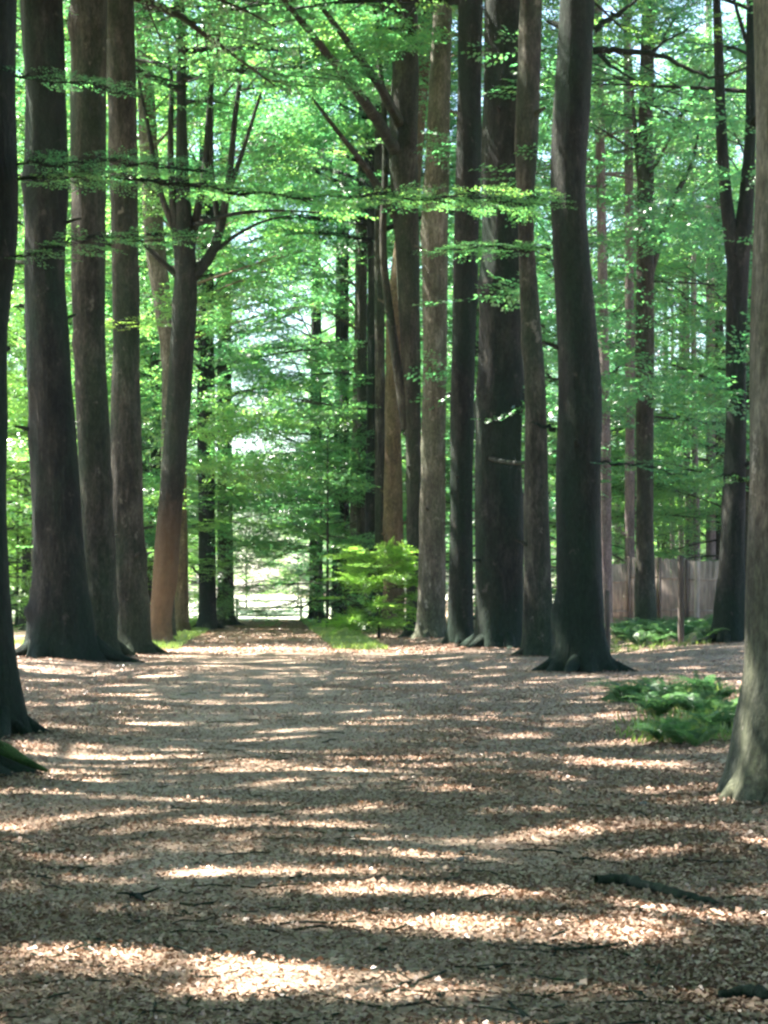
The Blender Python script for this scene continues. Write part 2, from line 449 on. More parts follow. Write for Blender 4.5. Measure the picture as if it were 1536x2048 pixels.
def trunk_mesh(mb, rows, seed, H, flare=.9, rough=.05, lobes=5, seg=26, flare_h=.45, top_r=.12):
    """rows: (z, x, y, r) in tree-local metres, low to high; carried on to H"""
    rng = np.random.default_rng(seed)
    rows = sorted(rows)
    z, x, y, r = (np.array(c, float) for c in zip(*rows))
    if z[-1] < H:
        x = np.append(x, [x[-1], x[-1]]); y = np.append(y, [y[-1], y[-1]])
        zt = z[-1]; rt = r[-1]
        z = np.append(z, [zt + (H - zt) * .5, H]); r = np.append(r, [rt * .62, top_r * .4])
    Z = np.concatenate([np.linspace(-.35, 1.6, 22), np.arange(1.9, H, .34)])
    def sm(a):
        g = np.interp(Z, z, a); k = np.array([1, 2, 3, 2, 1.]) / 9
        gp = np.pad(g, 2, mode='edge'); return np.convolve(gp, k, 'valid')
    X, Y, Rr = sm(x), sm(y), sm(r)
    th = np.linspace(0, 2 * np.pi, seg, endpoint=False)
    TH, ZZ = np.meshgrid(th, Z)
    m = 1 + 0 * TH
    for _ in range(7):
        k = rng.integers(1, 5); m = m + rough * .55 * np.cos(k * TH + rng.uniform(.1, .9) * ZZ + rng.uniform(0, 6.3)) * rng.uniform(.4, 1) / math.sqrt(k)
    for _ in range(6):
        k = rng.integers(3, 9); m = m + rough * .22 * np.cos(k * TH + rng.uniform(-2.5, 2.5) * ZZ + rng.uniform(0, 6.3))
    lob = 0.5 + 0 * TH
    for _ in range(3):
        k = rng.integers(lobes - 2, lobes + 2); lob = lob + .35 * np.cos(k * TH + rng.uniform(0, 6.3))
    for _ in range(int(H * .7)):
        a0, z0_, w = rng.uniform(0, 6.28), rng.uniform(.8, H * .8), rng.uniform(.5, 1.3)
        da = (TH - a0 + np.pi) % (2 * np.pi) - np.pi
        m = m + rng.choice((-.09, .14, .2)) * rough * 20 * .7 * np.exp(-(da / (.35 * w)) ** 2 - ((ZZ - z0_) / (.30 * w)) ** 2)
    zc = np.maximum(ZZ, 0)
    fl = flare * np.exp(-zc / (flare_h * .55)) * np.clip(lob, .05, 1.5) + .16 * flare * np.exp(-zc / 1.3)
    Rm = Rr[:, None] * (m + fl)
    V = np.stack([X[:, None] + Rm * np.cos(TH), Y[:, None] + Rm * np.sin(TH), ZZ], -1)
    mb.grid(V, wrap=True)
    r0 = float(np.interp(.6, Z, Rr))
    for _ in range(int(rng.integers(3, 6))):           # dead stubs of shed branches
        h = rng.uniform(2.2, min(H * .7, 15)); a = rng.uniform(0, 6.28); L = rng.uniform(.08, .35)
        c = np.array((np.interp(h, Z, X), np.interp(h, Z, Y), h)); rr = float(np.interp(h, Z, Rr))
        dr = np.array((math.cos(a), math.sin(a), rng.uniform(.1, .6))); q = rng.uniform(.025, .06)
        mb.tube(np.stack([c + dr * rr * .7, c + dr * (rr + L * .5), c + dr * (rr + L) - (0, 0, .05 * L), c + dr * (rr + L + .01)]), (q * 1.6, q, q * .75, q * .1), 7)
    if flare > .45:                                    # surface roots running into the soil
        for k in range(rng.integers(5, 8)):
            a = k * 1.05 + rng.uniform(-.35, .35); ln = r0 * rng.uniform(1.9, 3.3) * (flare + .3)
            u = np.linspace(0, 1, 9); bend = rng.normal(0, .35)
            aa = a + bend * u
            rad = r0 * .55 + ln * u
            zz = r0 * (.75 * (1 - u) ** 3 + .02) - .16 * u ** 2
            P = np.stack([X[8] + rad * np.cos(aa), Y[8] + rad * np.sin(aa), zz], 1)
            mb.tube(P, r0 * (.34 * (1 - u) ** 1.3 + .05) * rng.uniform(.8, 1.2), 9,
                    lambda th, i, q=rng.uniform(0, 6): 1 + .16 * np.cos(2 * th[None] + i[:, None] * .9 + q))
    return lambda h: (float(np.interp(h, Z, X)), float(np.interp(h, Z, Y)), float(np.interp(h, Z, Rr)))

def limb_tubes(mb, polys, off, zmin=0.0, lift=0.0):
    for P, r in polys:
        if P[0, 2] < zmin: continue
        mb.tube(P + np.array((off[0], off[1], lift)), r, 6 if r[0] > .03 else 4)

TREES = {}
def traced_tree(name, d, trace, base_y, label, group, crown, bark, H=29, flare=.9, seed=0, rough=.05, rz=0.0, crown_off=None,
                zmin=0.0, dy_top=0.0, extra=None, lift=0.0, cat='tree', flare_h=.45, limbs=True, kind='beech_tree', crown_scale=1.0, lobes=5):
    """trace rows (y_px, xl, xr) at distance d"""
    pts = []
    for (py, xl, xr) in trace:
        c = unproj((xl + xr) / 2, py, d); pts.append((c[2], c[0], (xr - xl) / 2 / FPX * d))
    pts.sort()
    bx = pts[0][1]
    bz = float(gz(bx, d))
    root = empty(kind, (bx, d, bz), 0, label, cat, group)
    rows = [(p[0] - bz, p[1] - bx, dy_top * max(0, p[0] - bz) / 15, p[2]) for p in pts]
    mb = MB()
    ax = trunk_mesh(mb, rows, seed + 7, H, flare, rough, flare_h=flare_h, lobes=lobes)
    if crown:
        polys, cme = PLANS[crown]
        zr = rows[-1][0]
        off = (rows[-1][1], rows[-1][2]) if crown_off is None else crown_off
        if limbs: limb_tubes(mb, polys, off, zmin, lift)
    if extra:
        for (P, r) in extra:                      # limbs traced too: rows (x_px, y_px, d, radius)
            Q = np.array([unproj(a, b, c) for a, b, c in P]) - np.array((bx, d, bz))
            Q = smooth_line(Q); mb.tube(Q, np.interp(np.linspace(0, 1, len(Q)), np.linspace(0, 1, len(r)), r), 9)
    add('trunk', mb.mesh('trunk', bark), root)
    if crown:
        c = add('crown', cme, root, (off[0], off[1], lift))
    TREES[name] = (root, d, ax)
    return root

def smooth_line(P, k=4):
    P = np.asarray(P, float)
    t = np.arange(len(P)); s = np.linspace(0, len(P) - 1, (len(P) - 1) * k + 1)
    Q = np.stack([np.interp(s, t, P[:, c]) for c in range(P.shape[1])], 1)
    for _ in range(2):
        Q[1:-1] = (Q[:-2] + 2 * Q[1:-1] + Q[2:]) / 4
    return Q

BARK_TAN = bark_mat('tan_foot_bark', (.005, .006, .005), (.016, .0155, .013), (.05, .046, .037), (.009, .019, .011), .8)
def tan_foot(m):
    """tan tone over the lowest metres of this one stem, fading upward"""
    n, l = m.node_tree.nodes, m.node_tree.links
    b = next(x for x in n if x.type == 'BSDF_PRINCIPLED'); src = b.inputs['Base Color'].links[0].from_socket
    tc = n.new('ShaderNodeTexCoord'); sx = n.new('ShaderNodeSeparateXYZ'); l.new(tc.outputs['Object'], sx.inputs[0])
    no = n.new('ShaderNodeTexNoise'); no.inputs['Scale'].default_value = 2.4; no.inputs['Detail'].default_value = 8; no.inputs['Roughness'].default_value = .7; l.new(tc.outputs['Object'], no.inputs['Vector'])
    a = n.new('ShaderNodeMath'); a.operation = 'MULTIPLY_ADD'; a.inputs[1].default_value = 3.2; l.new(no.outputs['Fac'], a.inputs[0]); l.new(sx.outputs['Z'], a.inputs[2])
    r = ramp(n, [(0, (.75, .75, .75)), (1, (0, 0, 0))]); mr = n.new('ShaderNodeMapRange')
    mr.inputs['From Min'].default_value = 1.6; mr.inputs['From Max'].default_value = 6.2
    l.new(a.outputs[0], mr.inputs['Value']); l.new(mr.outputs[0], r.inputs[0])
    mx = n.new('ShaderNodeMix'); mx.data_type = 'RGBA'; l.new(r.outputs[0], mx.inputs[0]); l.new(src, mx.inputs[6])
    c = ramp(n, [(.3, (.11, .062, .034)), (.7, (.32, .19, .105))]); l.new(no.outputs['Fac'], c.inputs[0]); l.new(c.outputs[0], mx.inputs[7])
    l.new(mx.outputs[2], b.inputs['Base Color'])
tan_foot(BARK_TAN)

# ------------------------------------------------------------------ the avenue trees the photograph shows
BG = 'beech trees lining the avenue'
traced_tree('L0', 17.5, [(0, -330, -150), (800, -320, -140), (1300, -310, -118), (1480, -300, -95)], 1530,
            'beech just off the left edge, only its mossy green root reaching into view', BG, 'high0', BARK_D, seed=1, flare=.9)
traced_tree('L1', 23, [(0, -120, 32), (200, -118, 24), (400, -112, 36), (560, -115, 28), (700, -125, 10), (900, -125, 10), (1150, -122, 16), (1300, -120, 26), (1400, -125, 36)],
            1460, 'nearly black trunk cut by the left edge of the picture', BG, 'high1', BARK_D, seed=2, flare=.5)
traced_tree('L2', 47, [(0, 40, 125), (200, 52, 133), (400, 48, 138), (560, 48, 128), (800, 56, 146), (1000, 66, 160), (1150, 68, 172), (1240, 62, 182)],
            1315, 'broad black beech trunk, largest of the left group, with a wide dark foot', BG, 'high2', BARK_D, seed=3, lift=1.5, flare=.55, rough=.07)
traced_tree('L3', 49.5, [(0, 140, 216), (300, 142, 212), (600, 146, 210), (850, 152, 216), (1050, 158, 224), (1240, 165, 235)],
            1306, 'grey brown trunk squeezed between the black trunk and the ridged trunk on the left', BG, 'high3', BARK, seed=4, lift=1.5, flare=.6, rough=.07)
traced_tree('L4', 53, [(0, 206, 268), (150, 214, 272), (400, 221, 276), (700, 226, 279), (900, 219, 284), (1080, 216, 290), (1220, 222, 298)],
            1290, 'straight brown grey trunk right of the dark pair, mossy at its foot', BG, 'high0', BARK, seed=5, lift=1.5, flare=.6)
def up(d, *pts): return [(x, y, d) for x, y in pts]
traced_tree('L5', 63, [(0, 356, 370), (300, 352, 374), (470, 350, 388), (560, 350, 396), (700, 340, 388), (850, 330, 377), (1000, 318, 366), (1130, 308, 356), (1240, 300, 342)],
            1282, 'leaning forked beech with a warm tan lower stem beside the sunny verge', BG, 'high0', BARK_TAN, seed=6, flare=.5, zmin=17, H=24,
            extra=[(up(63, (380, 560), (425, 510), (448, 430), (462, 330), (470, 230), (485, 130), (500, -40)), (.22, .17, .14, .11, .09, .065, .05)),
                   (up(63, (372, 545), (390, 450), (412, 330), (418, 200), (440, 60), (450, -60)), (.18, .14, .1, .08, .06, .04)),
                   (up(63, (360, 520), (345, 400), (340, 280), (345, 150), (322, 20)), (.18, .13, .1, .07, .05)),
                   (up(63, (440, 470), (420, 330), (425, 180), (405, 30)), (.1, .08, .06, .04)),
                   (up(63, (452, 400), (490, 290), (520, 190), (560, 90)), (.09, .07, .05, .03)),
                   (up(63, (352, 470), (318, 380), (300, 270), (275, 150)), (.12, .09, .07, .04)),
                   (up(63, (428, 505), (470, 470), (530, 440), (590, 430)), (.08, .06, .04, .025)),
                   (up(62.5, (392, 450), (460, 428), (540, 420), (640, 425)), (.08, .07, .05, .03)),
                   (up(63, (365, 560), (320, 520), (285, 485), (250, 470)), (.12, .09, .06, .04))])
traced_tree('L6', 69, [(0, 270, 298), (250, 276, 312), (480, 288, 330), (620, 310, 346), (720, 324, 356), (900, 322, 352), (1150, 318, 350)],
            1265, 'pale grey trunk bending out behind the leaning forked beech', BG, 'low1', BARK_L, seed=7, zmin=15, flare=.5)
traced_tree('L7', 78, [(300, 352, 376), (700, 350, 376), (1000, 346, 374), (1200, 346, 376)], 1255,
            'reddish brown trunk half hidden behind the leaning beech', BG, 'low2', BARK_W, seed=8, zmin=11)
traced_tree('L8', 86, [(300, 398, 428), (780, 394, 428), (1000, 396, 430), (1200, 398, 432)], 1250,
            'dark upright trunk on the left side of the path mouth, leaf sprays before it', BG, 'low3', BARK_D, seed=9, zmin=9)
traced_tree('L9', 96, [(400, 436, 462), (900, 434, 464), (1200, 436, 468)], 1245,
            'greenish trunk standing nearest the gate on the left', BG, 'low0', BARK, seed=10, zmin=7)

traced_tree('R1', 15.6, [(0, 1508, 1680), (300, 1516, 1684), (500, 1508, 1682), (800, 1499, 1690), (900, 1503, 1690), (1050, 1491, 1690), (1200, 1489, 1695), (1350, 1488, 1700), (1440, 1474, 1705)],
            1590, 'near grey trunk cut by the right edge of the picture, roots spreading', BG, 'high1', BARK_L, seed=11, flare=.55, flare_h=.5)
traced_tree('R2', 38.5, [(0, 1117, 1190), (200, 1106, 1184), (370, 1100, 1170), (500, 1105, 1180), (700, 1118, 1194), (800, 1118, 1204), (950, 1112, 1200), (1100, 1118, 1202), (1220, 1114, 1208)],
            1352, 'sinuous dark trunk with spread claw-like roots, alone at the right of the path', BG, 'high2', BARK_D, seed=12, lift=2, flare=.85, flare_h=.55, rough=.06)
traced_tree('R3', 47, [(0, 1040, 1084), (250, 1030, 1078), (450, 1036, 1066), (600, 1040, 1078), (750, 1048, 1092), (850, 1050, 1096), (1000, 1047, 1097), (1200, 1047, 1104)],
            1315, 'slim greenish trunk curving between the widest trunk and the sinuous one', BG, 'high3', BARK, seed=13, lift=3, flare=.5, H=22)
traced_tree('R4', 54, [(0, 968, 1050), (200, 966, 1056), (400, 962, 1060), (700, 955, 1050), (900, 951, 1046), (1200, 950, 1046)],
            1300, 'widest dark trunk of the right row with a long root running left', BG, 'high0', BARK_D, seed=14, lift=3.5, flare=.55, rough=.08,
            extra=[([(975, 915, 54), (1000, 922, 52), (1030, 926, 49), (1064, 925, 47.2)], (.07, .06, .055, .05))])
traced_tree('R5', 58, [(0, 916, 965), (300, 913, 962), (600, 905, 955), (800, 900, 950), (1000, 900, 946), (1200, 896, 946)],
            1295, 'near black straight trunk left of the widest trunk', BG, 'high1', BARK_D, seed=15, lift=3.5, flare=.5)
traced_tree('R6', 66, [(0, 866, 905), (300, 852, 900), (450, 842, 895), (700, 846, 895), (1000, 840, 890), (1200, 836, 890)],
            1278, 'brown trunk with a bright sunlit left edge, right of the twin pale stems', BG, 'high2', BARK_L, seed=16, lift=4.5, zmin=17, flare=.5)
traced_tree('R7', 70, [(0, 790, 836), (180, 782, 838), (300, 776, 834), (450, 786, 838), (600, 796, 840), (800, 808, 842), (1000, 814, 842), (1200, 812, 846)],
            1272, 'pale stem with sunlit edge and boughs sweeping up to the left', BG, 'high3', BARK, seed=17, lift=4.5, zmin=17, flare=.7,
            extra=[([(790, 300, 69.8), (755, 240, 67), (705, 170, 64), (640, 90, 61), (560, -10, 58)], (.24, .2, .16, .12, .07)),
                   ([(800, 250, 69.8), (760, 170, 66), (700, 90, 62), (640, 10, 59)], (.2, .16, .12, .07)),
                   (up(70, (805, 200), (790, 100), (760, 0)), (.18, .13, .09)),
                   ([(788, 430, 69.8), (730, 330, 67), (680, 270, 65), (620, 190, 63)], (.16, .12, .08, .05)),
                   (up(70, (812, 860), (790, 700), (770, 560), (765, 470), (772, 330), (768, 200), (752, 60), (745, -60)), (.17, .16, .145, .13, .115, .10, .08, .06))])
traced_tree('R8', 77, [(0, 838, 870), (400, 800, 840), (620, 772, 806), (850, 770, 802), (1050, 768, 806), (1200, 766, 808)],
            1262, 'brown stem left of the pale one, rising out of the lime shrub', BG, 'high0', BARK_W, seed=18, lift=4.5, zmin=16)
traced_tree('R9', 84, [(300, 730, 760), (560, 736, 766), (800, 734, 768), (1050, 730, 768), (1200, 728, 768)],
            1256, 'dark stem behind the lime shrub, second of the far right row', BG, 'high1', BARK_D, seed=19, zmin=16)
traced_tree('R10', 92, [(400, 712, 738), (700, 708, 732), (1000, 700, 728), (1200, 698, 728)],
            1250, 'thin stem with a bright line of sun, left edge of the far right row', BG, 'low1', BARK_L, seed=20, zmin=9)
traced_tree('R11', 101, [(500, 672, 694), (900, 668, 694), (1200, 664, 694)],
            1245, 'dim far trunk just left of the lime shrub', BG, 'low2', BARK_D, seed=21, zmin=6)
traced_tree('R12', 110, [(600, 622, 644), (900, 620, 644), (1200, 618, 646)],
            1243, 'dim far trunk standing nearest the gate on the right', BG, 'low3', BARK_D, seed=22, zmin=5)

traced_tree('R13', 80, [(0, 752, 768), (400, 748, 768), (800, 750, 770), (1200, 750, 774)], 1258,
            'slim grey stem between the brown stem and the dark one behind the lime shrub', BG, 'high2', BARK, seed=23, zmin=18, lift=4.5)
traced_tree('R14', 88, [(0, 716, 732), (500, 716, 734), (1200, 712, 734)], 1252,
            'slim stem standing just left of the dark one behind the lime shrub', BG, 'high0', BARK, seed=24, zmin=18, lift=4)
traced_tree('R15', 97, [(300, 680, 698), (800, 680, 698), (1200, 678, 700)], 1247,
            'slim dark stem farther along the right row, among young leaves', BG, 'high1', BARK_D, seed=25, zmin=18, lift=4)

# right-hand wood
WG = 'trees of the wood on the right'
traced_tree('B1', 64, [(0, 1284, 1312), (280, 1276, 1306), (400, 1274, 1310), (600, 1272, 1308), (900, 1272, 1306), (1100, 1272, 1308), (1200, 1270, 1312)],
            1250, 'slim forked trunk with sunlit left side before the reed fence', WG, 'low0', BARK, seed=31, zmin=14, flare=.5, kind='forest_tree',
            extra=[(up(64, (1296, 560), (1316, 490), (1345, 400), (1385, 330), (1396, 270)), (.16, .13, .1, .07, .04)),
                   (up(64, (1288, 420), (1276, 330), (1268, 240), (1262, 120)), (.12, .09, .06, .04))])
traced_tree('B2', 72, [(0, 1246, 1262), (500, 1250, 1268), (1100, 1250, 1270)], 1250,
            'thin grey trunk close to the left of the forked one', WG, 'pine0', BARK_P, seed=32, kind='forest_tree', flare=.3)
traced_tree('B3', 68, [(0, 1186, 1204), (600, 1196, 1216), (900, 1198, 1222), (1150, 1200, 1224)], 1255,
            'purplish grey trunk just right of the sinuous dark one', WG, 'pine1', BARK_P, seed=33, kind='forest_tree', flare=.3)
traced_tree('B5', 50, [(250, 1492, 1512), (420, 1476, 1508), (540, 1452, 1498), (700, 1452, 1494), (900, 1450, 1492), (1100, 1440, 1488), (1220, 1428, 1488)],
            1292, 'dark trunk dividing into a narrow V, beside the near right trunk', WG, 'low3', BARK_D, seed=35, zmin=13, flare=.6, kind='forest_tree',
            extra=[(up(50, (1474, 560), (1462, 480), (1450, 380), (1442, 260), (1436, 60), (1430, -60)), (.22, .19, .16, .14, .12, .08))])
traced_tree('B6', 88, [(0, 1410, 1424), (560, 1412, 1430), (1100, 1412, 1432)], 1240,
            'thin upright trunk left of the dark V-shaped one', WG, 'pine0', BARK_P, seed=36, kind='forest_tree', flare=.3)

# ------------------------------------------------------------------ copied trees
rnd = random.Random(11)
def proto(key, kind, bark, H, r0, zmin, label, cat, group, seed, flare=.6):
    root = empty(kind, (0, 0, 0), 0, label, cat, group)
    rng = np.random.default_rng(seed)
    zz = [0, 2, 5, 9, 14]
    wob = np.cumsum(rng.normal(0, .07, (5, 2)), axis=0) * (H / 25)
    rows = [(z * H / 25, wob[i, 0] - wob[4, 0], wob[i, 1] - wob[4, 1], r0 * (1 - .045 * z * .5)) for i, z in enumerate(zz)]
    mb = MB(); trunk_mesh(mb, rows, seed, H, flare, .05, seg=18, top_r=.06)
    polys, cme = PLANS[key]
    limb_tubes(mb, polys, (0, 0), zmin)
    add('trunk', mb.mesh('trunk', bark), root); add('crown', cme, root)
    return root
PROTO, USED = {}, set()
def plant(key, x, y, label, group, scale=1.0, kind='forest_tree', bark=BARK, H=25, r0=.4, zmin=0.0, cat='tree'):
    if key not in PROTO:
        PROTO[key] = proto(key, kind, bark, H, r0, zmin, label, cat, group, hash(key) % 97 if False else sum(map(ord, key)))
        r = PROTO[key]
    else:
        src = PROTO[key]
        r = src.copy(); COL.objects.link(r)
        for ch in list(src.children):
            c = ch.copy(); COL.objects.link(c); c.parent = r
    r.name = kind
    r.location = (x, y, float(gz(x, y)))
    r.rotation_euler = (0, 0, 0 if key.startswith('high') else rnd.uniform(0, 6.28))
    s = scale * rnd.uniform(.93, 1.07)
    r.scale = (s, s, s * rnd.uniform(.95, 1.05))
    tag(r, label, cat, group)
    return r

# unseen beeches added beside and behind the viewpoint to shade the path
for i, y in enumerate((-34, -26, -18, -10, -2, 6, 12)):
    plant('high%d' % (i % 4), -6.2 + rnd.uniform(-.4, .4), y, 'unseen beech added beside the avenue to shade its ground', 'added beeches outside the picture', kind='beech_tree', r0=.5, H=26)
    plant('high%d' % ((i + 2) % 4), 6.4 + rnd.uniform(-.4, .4), y - 3, 'unseen beech added beside the avenue to shade its ground', 'added beeches outside the picture', kind='beech_tree', r0=.5, H=26)
for (x, y) in ((-13, 3), (-12.4, 11), (-13.2, 19), (-12.6, 27), (-13.4, 35), (-12.8, 43), (-15, 54), (8.6, 22), (-7.3, 32), (10.5, 30), (-8.2, 40),):  # unseen trees, mostly a second left rank added to shade the ground
    plant('high%d' % rnd.randrange(4), x, y, 'unseen beech added beside the avenue to shade its ground', 'added beeches outside the picture', kind='beech_tree', r0=.45, H=26)
for (x, y) in ((-8, -45), (0, -48), (8, -44), (15, -36), (-16, -36), (14, -22), (-16, -20), (15, -8), (16, 6), (15, 18)):  # unseen trees added to hold back skylight on the trunk fronts
    plant('low%d' % rnd.randrange(4), x, y, 'unseen leafy tree added around the viewpoint to block skylight', 'added trees outside the picture', kind='beech_tree', r0=.35)

# far avenue beyond the traced trees
for i, y in enumerate((104, 112)):
    plant('low%d' % (i % 4), -6.0 - i * 1.0, y, 'far avenue tree on the left of the gate', 'far avenue trees on the left', kind='beech_tree', zmin=0)
for (x, y) in ((-14, 125), (-24, 150), (8, 128), (15, 140), (-9, 176), (7, 170), (14, 185), (-18, 200), (8, 230), (-12, 240), (20, 215), (26, 160), (32, 190)):
    plant('low%d' % rnd.randrange(4), x, y, 'distant tree beyond the field gate at the end of the path', 'distant trees beyond the gate', scale=1.0)

for i in range(26):
    x = -60 + i * 5.2 + rnd.uniform(-2, 2); y = 225 + rnd.uniform(-15, 45) - .2 * abs(x)
    if -12 < x < 9: continue
    plant('low%d' % rnd.randrange(4), x, y, 'distant tree beyond the field gate at the end of the path', 'distant trees beyond the gate', scale=1.1)
for i in range(9):
    plant('edge%d' % rnd.randrange(2), 20 + i * 2.6, 126 + rnd.uniform(-6, 12), 'sunlit bush at the far edge of the right wood', 'sunlit bushes at the far edge of the right wood', H=10, r0=.09, kind='bush', cat='bush')
for i in range(22):
    x = -46 + i * 4.4 + rnd.uniform(-1, 1)
    plant('edge%d' % rnd.randrange(2) if -9 < x < 3 else 'hedge%d' % rnd.randrange(2), x, 205 + rnd.uniform(-10, 15), 'distant bush along the hedge beyond the field', 'distant bushes beyond the field', scale=rnd.uniform(.8, 1.0) if -12 < x < 4 else 1.2, H=10, r0=.09, kind='hedge_tree', cat='bush')
for (x, y) in ((-7.6, 140), (7.2, 142), (-11.5, 140), (12, 152), (-8.5, 158)):
    plant('sunny%d' % rnd.randrange(2), x, y, 'bright hanging tree over the far side of the gate opening', 'bright trees over the gate opening', r0=.25)
for (x, y) in ((-9.5, 84), (-11, 96), (-10.5, 108), (-12, 119), (-13, 70)):  # crowns added behind the left row to shade the far stretch of path
    plant('high%d' % rnd.randrange(4), x, y, 'tall leafy beech added to shade the far path, behind the left row', 'added second rank behind the left row', kind='beech_tree', r0=.3, H=26)
for (px_, d, sc_) in ((640, 97, 1.0), (690, 90, .9), (628, 108, .9), (655, 84, .75), (448, 94, .6), (410, 90, .6)):
    plant('young%d' % rnd.randrange(3), (px_ - VPX) / FPX * d, d, 'young leafy beech growing beside the far stretch of the path', 'young beeches beside the far stretch of the path', scale=sc_, kind='young_beech', H=11, r0=.09, cat='young tree')
for (x, y) in ((-9.5, 182), (9.5, 178), (-13, 168), (13, 166)):
    plant('low%d' % rnd.randrange(4), x, y, 'distant tree beyond the field gate at the end of the path', 'distant trees beyond the gate', scale=1.3)
# wood on the right
for (x, y) in ((12.5, 80), (17.5, 72), (20, 88), (14.5, 96), (24, 95), (10.5, 100), (16, 116), (28, 108), (12, 114), (26, 130)):
    plant('low%d' % rnd.randrange(4), x, y, 'leafy beech deep in the wood on the right', 'leafy beeches deep in the right wood', scale=rnd.uniform(.85, 1.05), r0=.26)
for (x, y) in ((17.6, 82), (18.9, 90), (15.9, 86), (20.3, 96), (21.6, 104), (17.2, 106), (19.6, 112), (24, 118), (22.6, 90), (13.2, 90), (25.5, 108), (18.5, 124), (21.4, 122), (27, 126)):
    plant('pine%d' % rnd.randrange(2), x, y, 'thin bare pine trunk deep in the wood on the right', 'thin pines deep in the right wood', kind='pine_tree', bark=BARK_P, r0=.15)
for (x, y) in ((14.2, 79), (17.6, 76), (11.2, 76), (20, 90), (15.6, 99), (9.3, 86), (8.6, 95), (22.5, 99)):
    plant('young%d' % rnd.randrange(3), x, y, 'young beech with layered sprays in the right wood', 'young beeches in the right wood', scale=rnd.uniform(.8, 1.1), kind='young_beech', bark=BARK, H=11, r0=.09, cat='young tree')
# sunny edge on the left
for (x, y) in ((-15, 88), (-19, 100), (-24, 92), (-12, 106), (-17, 114), (-24, 116), (-31, 108), (-11.5, 95), (-14, 126), (-21, 130), (-28, 124), (-35, 120), (-9.5, 122)):
    plant('sunny%d' % rnd.randrange(2), x, y, 'tall sunlit lime green tree beyond the left row of trunks', 'tall sunlit trees beyond the left row', r0=.22)
for (x, y) in ((-14.5, 78), (-11.5, 92), (-17, 96), (-9.5, 104), (-14, 112), (-20, 84), (-18.5, 70), (-23, 100), (-12, 84)):
    plant('edge%d' % rnd.randrange(2), x, y, 'sunlit lime green bush beyond the left row of trunks', 'sunlit bushes beyond the left row', scale=rnd.uniform(.8, 1.1), kind='bush', bark=BARK, H=10, r0=.09, cat='bush')

# lime shrub by the right row
p = unproj(757, 1262, 68)
s = plant('bush0', p[0], 68, 'bright lime green shrub in layered tiers at the foot of the right row', None, .78, 'shrub', BARK_D, 3.5, .05, cat='shrub')

# ------------------------------------------------------------------ low branches with leaf sprays
def branch(tree, line, r, leaves, seed, label=None, mat=BEECH, dens=3.0, spread=.5, sc=(.35, .6), kit=SPRAYS, start=0.0, twigs=True):
    """line rows (x_px, y_px, d) in the picture -> a child branch of the tree with its leaf spray"""
    root = TREES[tree][0]
    L = np.array(root.location)
    Q = smooth_line(np.array([unproj(*p) for p in line]) - L, 5)
    rng = np.random.default_rng(seed)
    Q[1:-1] += rng.normal(0, .02, Q[1:-1].shape)
    mb = MB(); rr = np.linspace(r, r * .2, len(Q)); mb.tube(Q, rr, 8)
    ln = np.linalg.norm(np.diff(Q, axis=0), axis=1).sum()
    S = []; tw = MB()
    if leaves and twigs: tw.tube(Q, rr * .5, 4)
    if leaves:
        nn = int(ln * dens)
        T = np.linspace(0, 1, len(Q))
        for k in range(nn):
            u = start + (1 - start) * (k + rng.random()) / nn
            b = np.array([np.interp(u, T, Q[:, c]) for c in range(3)])
            t = np.array([np.interp(min(1, u + .05), T, Q[:, c]) for c in range(3)]) - np.array([np.interp(u - .05, T, Q[:, c]) for c in range(3)])
            yaw = math.atan2(t[1], t[0]) + (1 if k % 2 else -1) * rng.uniform(.2, 1.2)
            l2 = spread * rng.uniform(.1, 1.0)
            e = b + np.array((math.cos(yaw) * l2, math.sin(yaw) * l2, rng.uniform(-.10, .08) * spread))
            if twigs: tw.tube(np.stack([b, (b + e) / 2 + (0, 0, .02), e]), (.010, .007, .004), 4)
            S.append((*e, yaw, rng.normal(-.02, .1), rng.normal(0, .12), rng.uniform(*sc)))
    bo = add('branch', mb.mesh('branch', BARK_D), root)
    if leaves:
        V, F = place_sprays(S, rng, kit)
        nl = len(F)
        tw.put(V, F)
        VV, FF = np.concatenate(tw.V), np.concatenate(tw.F)
        add('leaf_spray', make_mesh('leaf_spray', VV, FF, [mat, BARK_D], False, (np.arange(len(FF)) < len(FF) - nl).astype(int)), bo)
    return bo

branch('L1', [(25, 362, 23), (150, 350, 23), (300, 362, 23), (450, 385, 23.2), (620, 395, 23.5), (800, 392, 24), (960, 402, 24.4), (1060, 412, 24.6)], .022, True, 101, dens=24, spread=.5, sc=(.25, .5))
branch('L1', [(25, 330, 23), (140, 322, 22.6), (260, 325, 22.2), (400, 345, 22)], .014, True, 102, dens=18, spread=.35, sc=(.25, .45))
branch('L1', [(20, 520, 23), (90, 490, 22.8), (180, 475, 22.6), (280, 478, 22.4), (340, 465, 22.2)], .014, True, 103, dens=20, spread=.35, sc=(.25, .45))
branch('L1', [(25, 150, 23), (90, 165, 22.8), (180, 172, 22.6), (250, 185, 22.4)], .014, True, 104, dens=18, spread=.35, sc=(.25, .45))
branch('R2', [(1100, 500, 38.4), (1040, 498, 38), (980, 492, 37.6), (900, 500, 37)], .03, True, 105, dens=18, spread=.5)
branch('R2', [(1105, 400, 38.4), (1050, 392, 38), (960, 398, 37.6), (860, 396, 37), (760, 405, 36.6)], .03, True, 106, dens=13, spread=.7)
branch('R2', [(1188, 102, 38.5), (1240, 100, 38.4), (1310, 106, 38.3), (1380, 140, 38.2), (1428, 158, 38), (1500, 132, 37.6)], .075, False, 107)
branch('R2', [(1190, 60, 38.5), (1225, 35, 38.5), (1270, 5, 38.5), (1300, -40, 38.5)], .07, True, 108, mat=LIME, dens=2, spread=.5, start=.3)
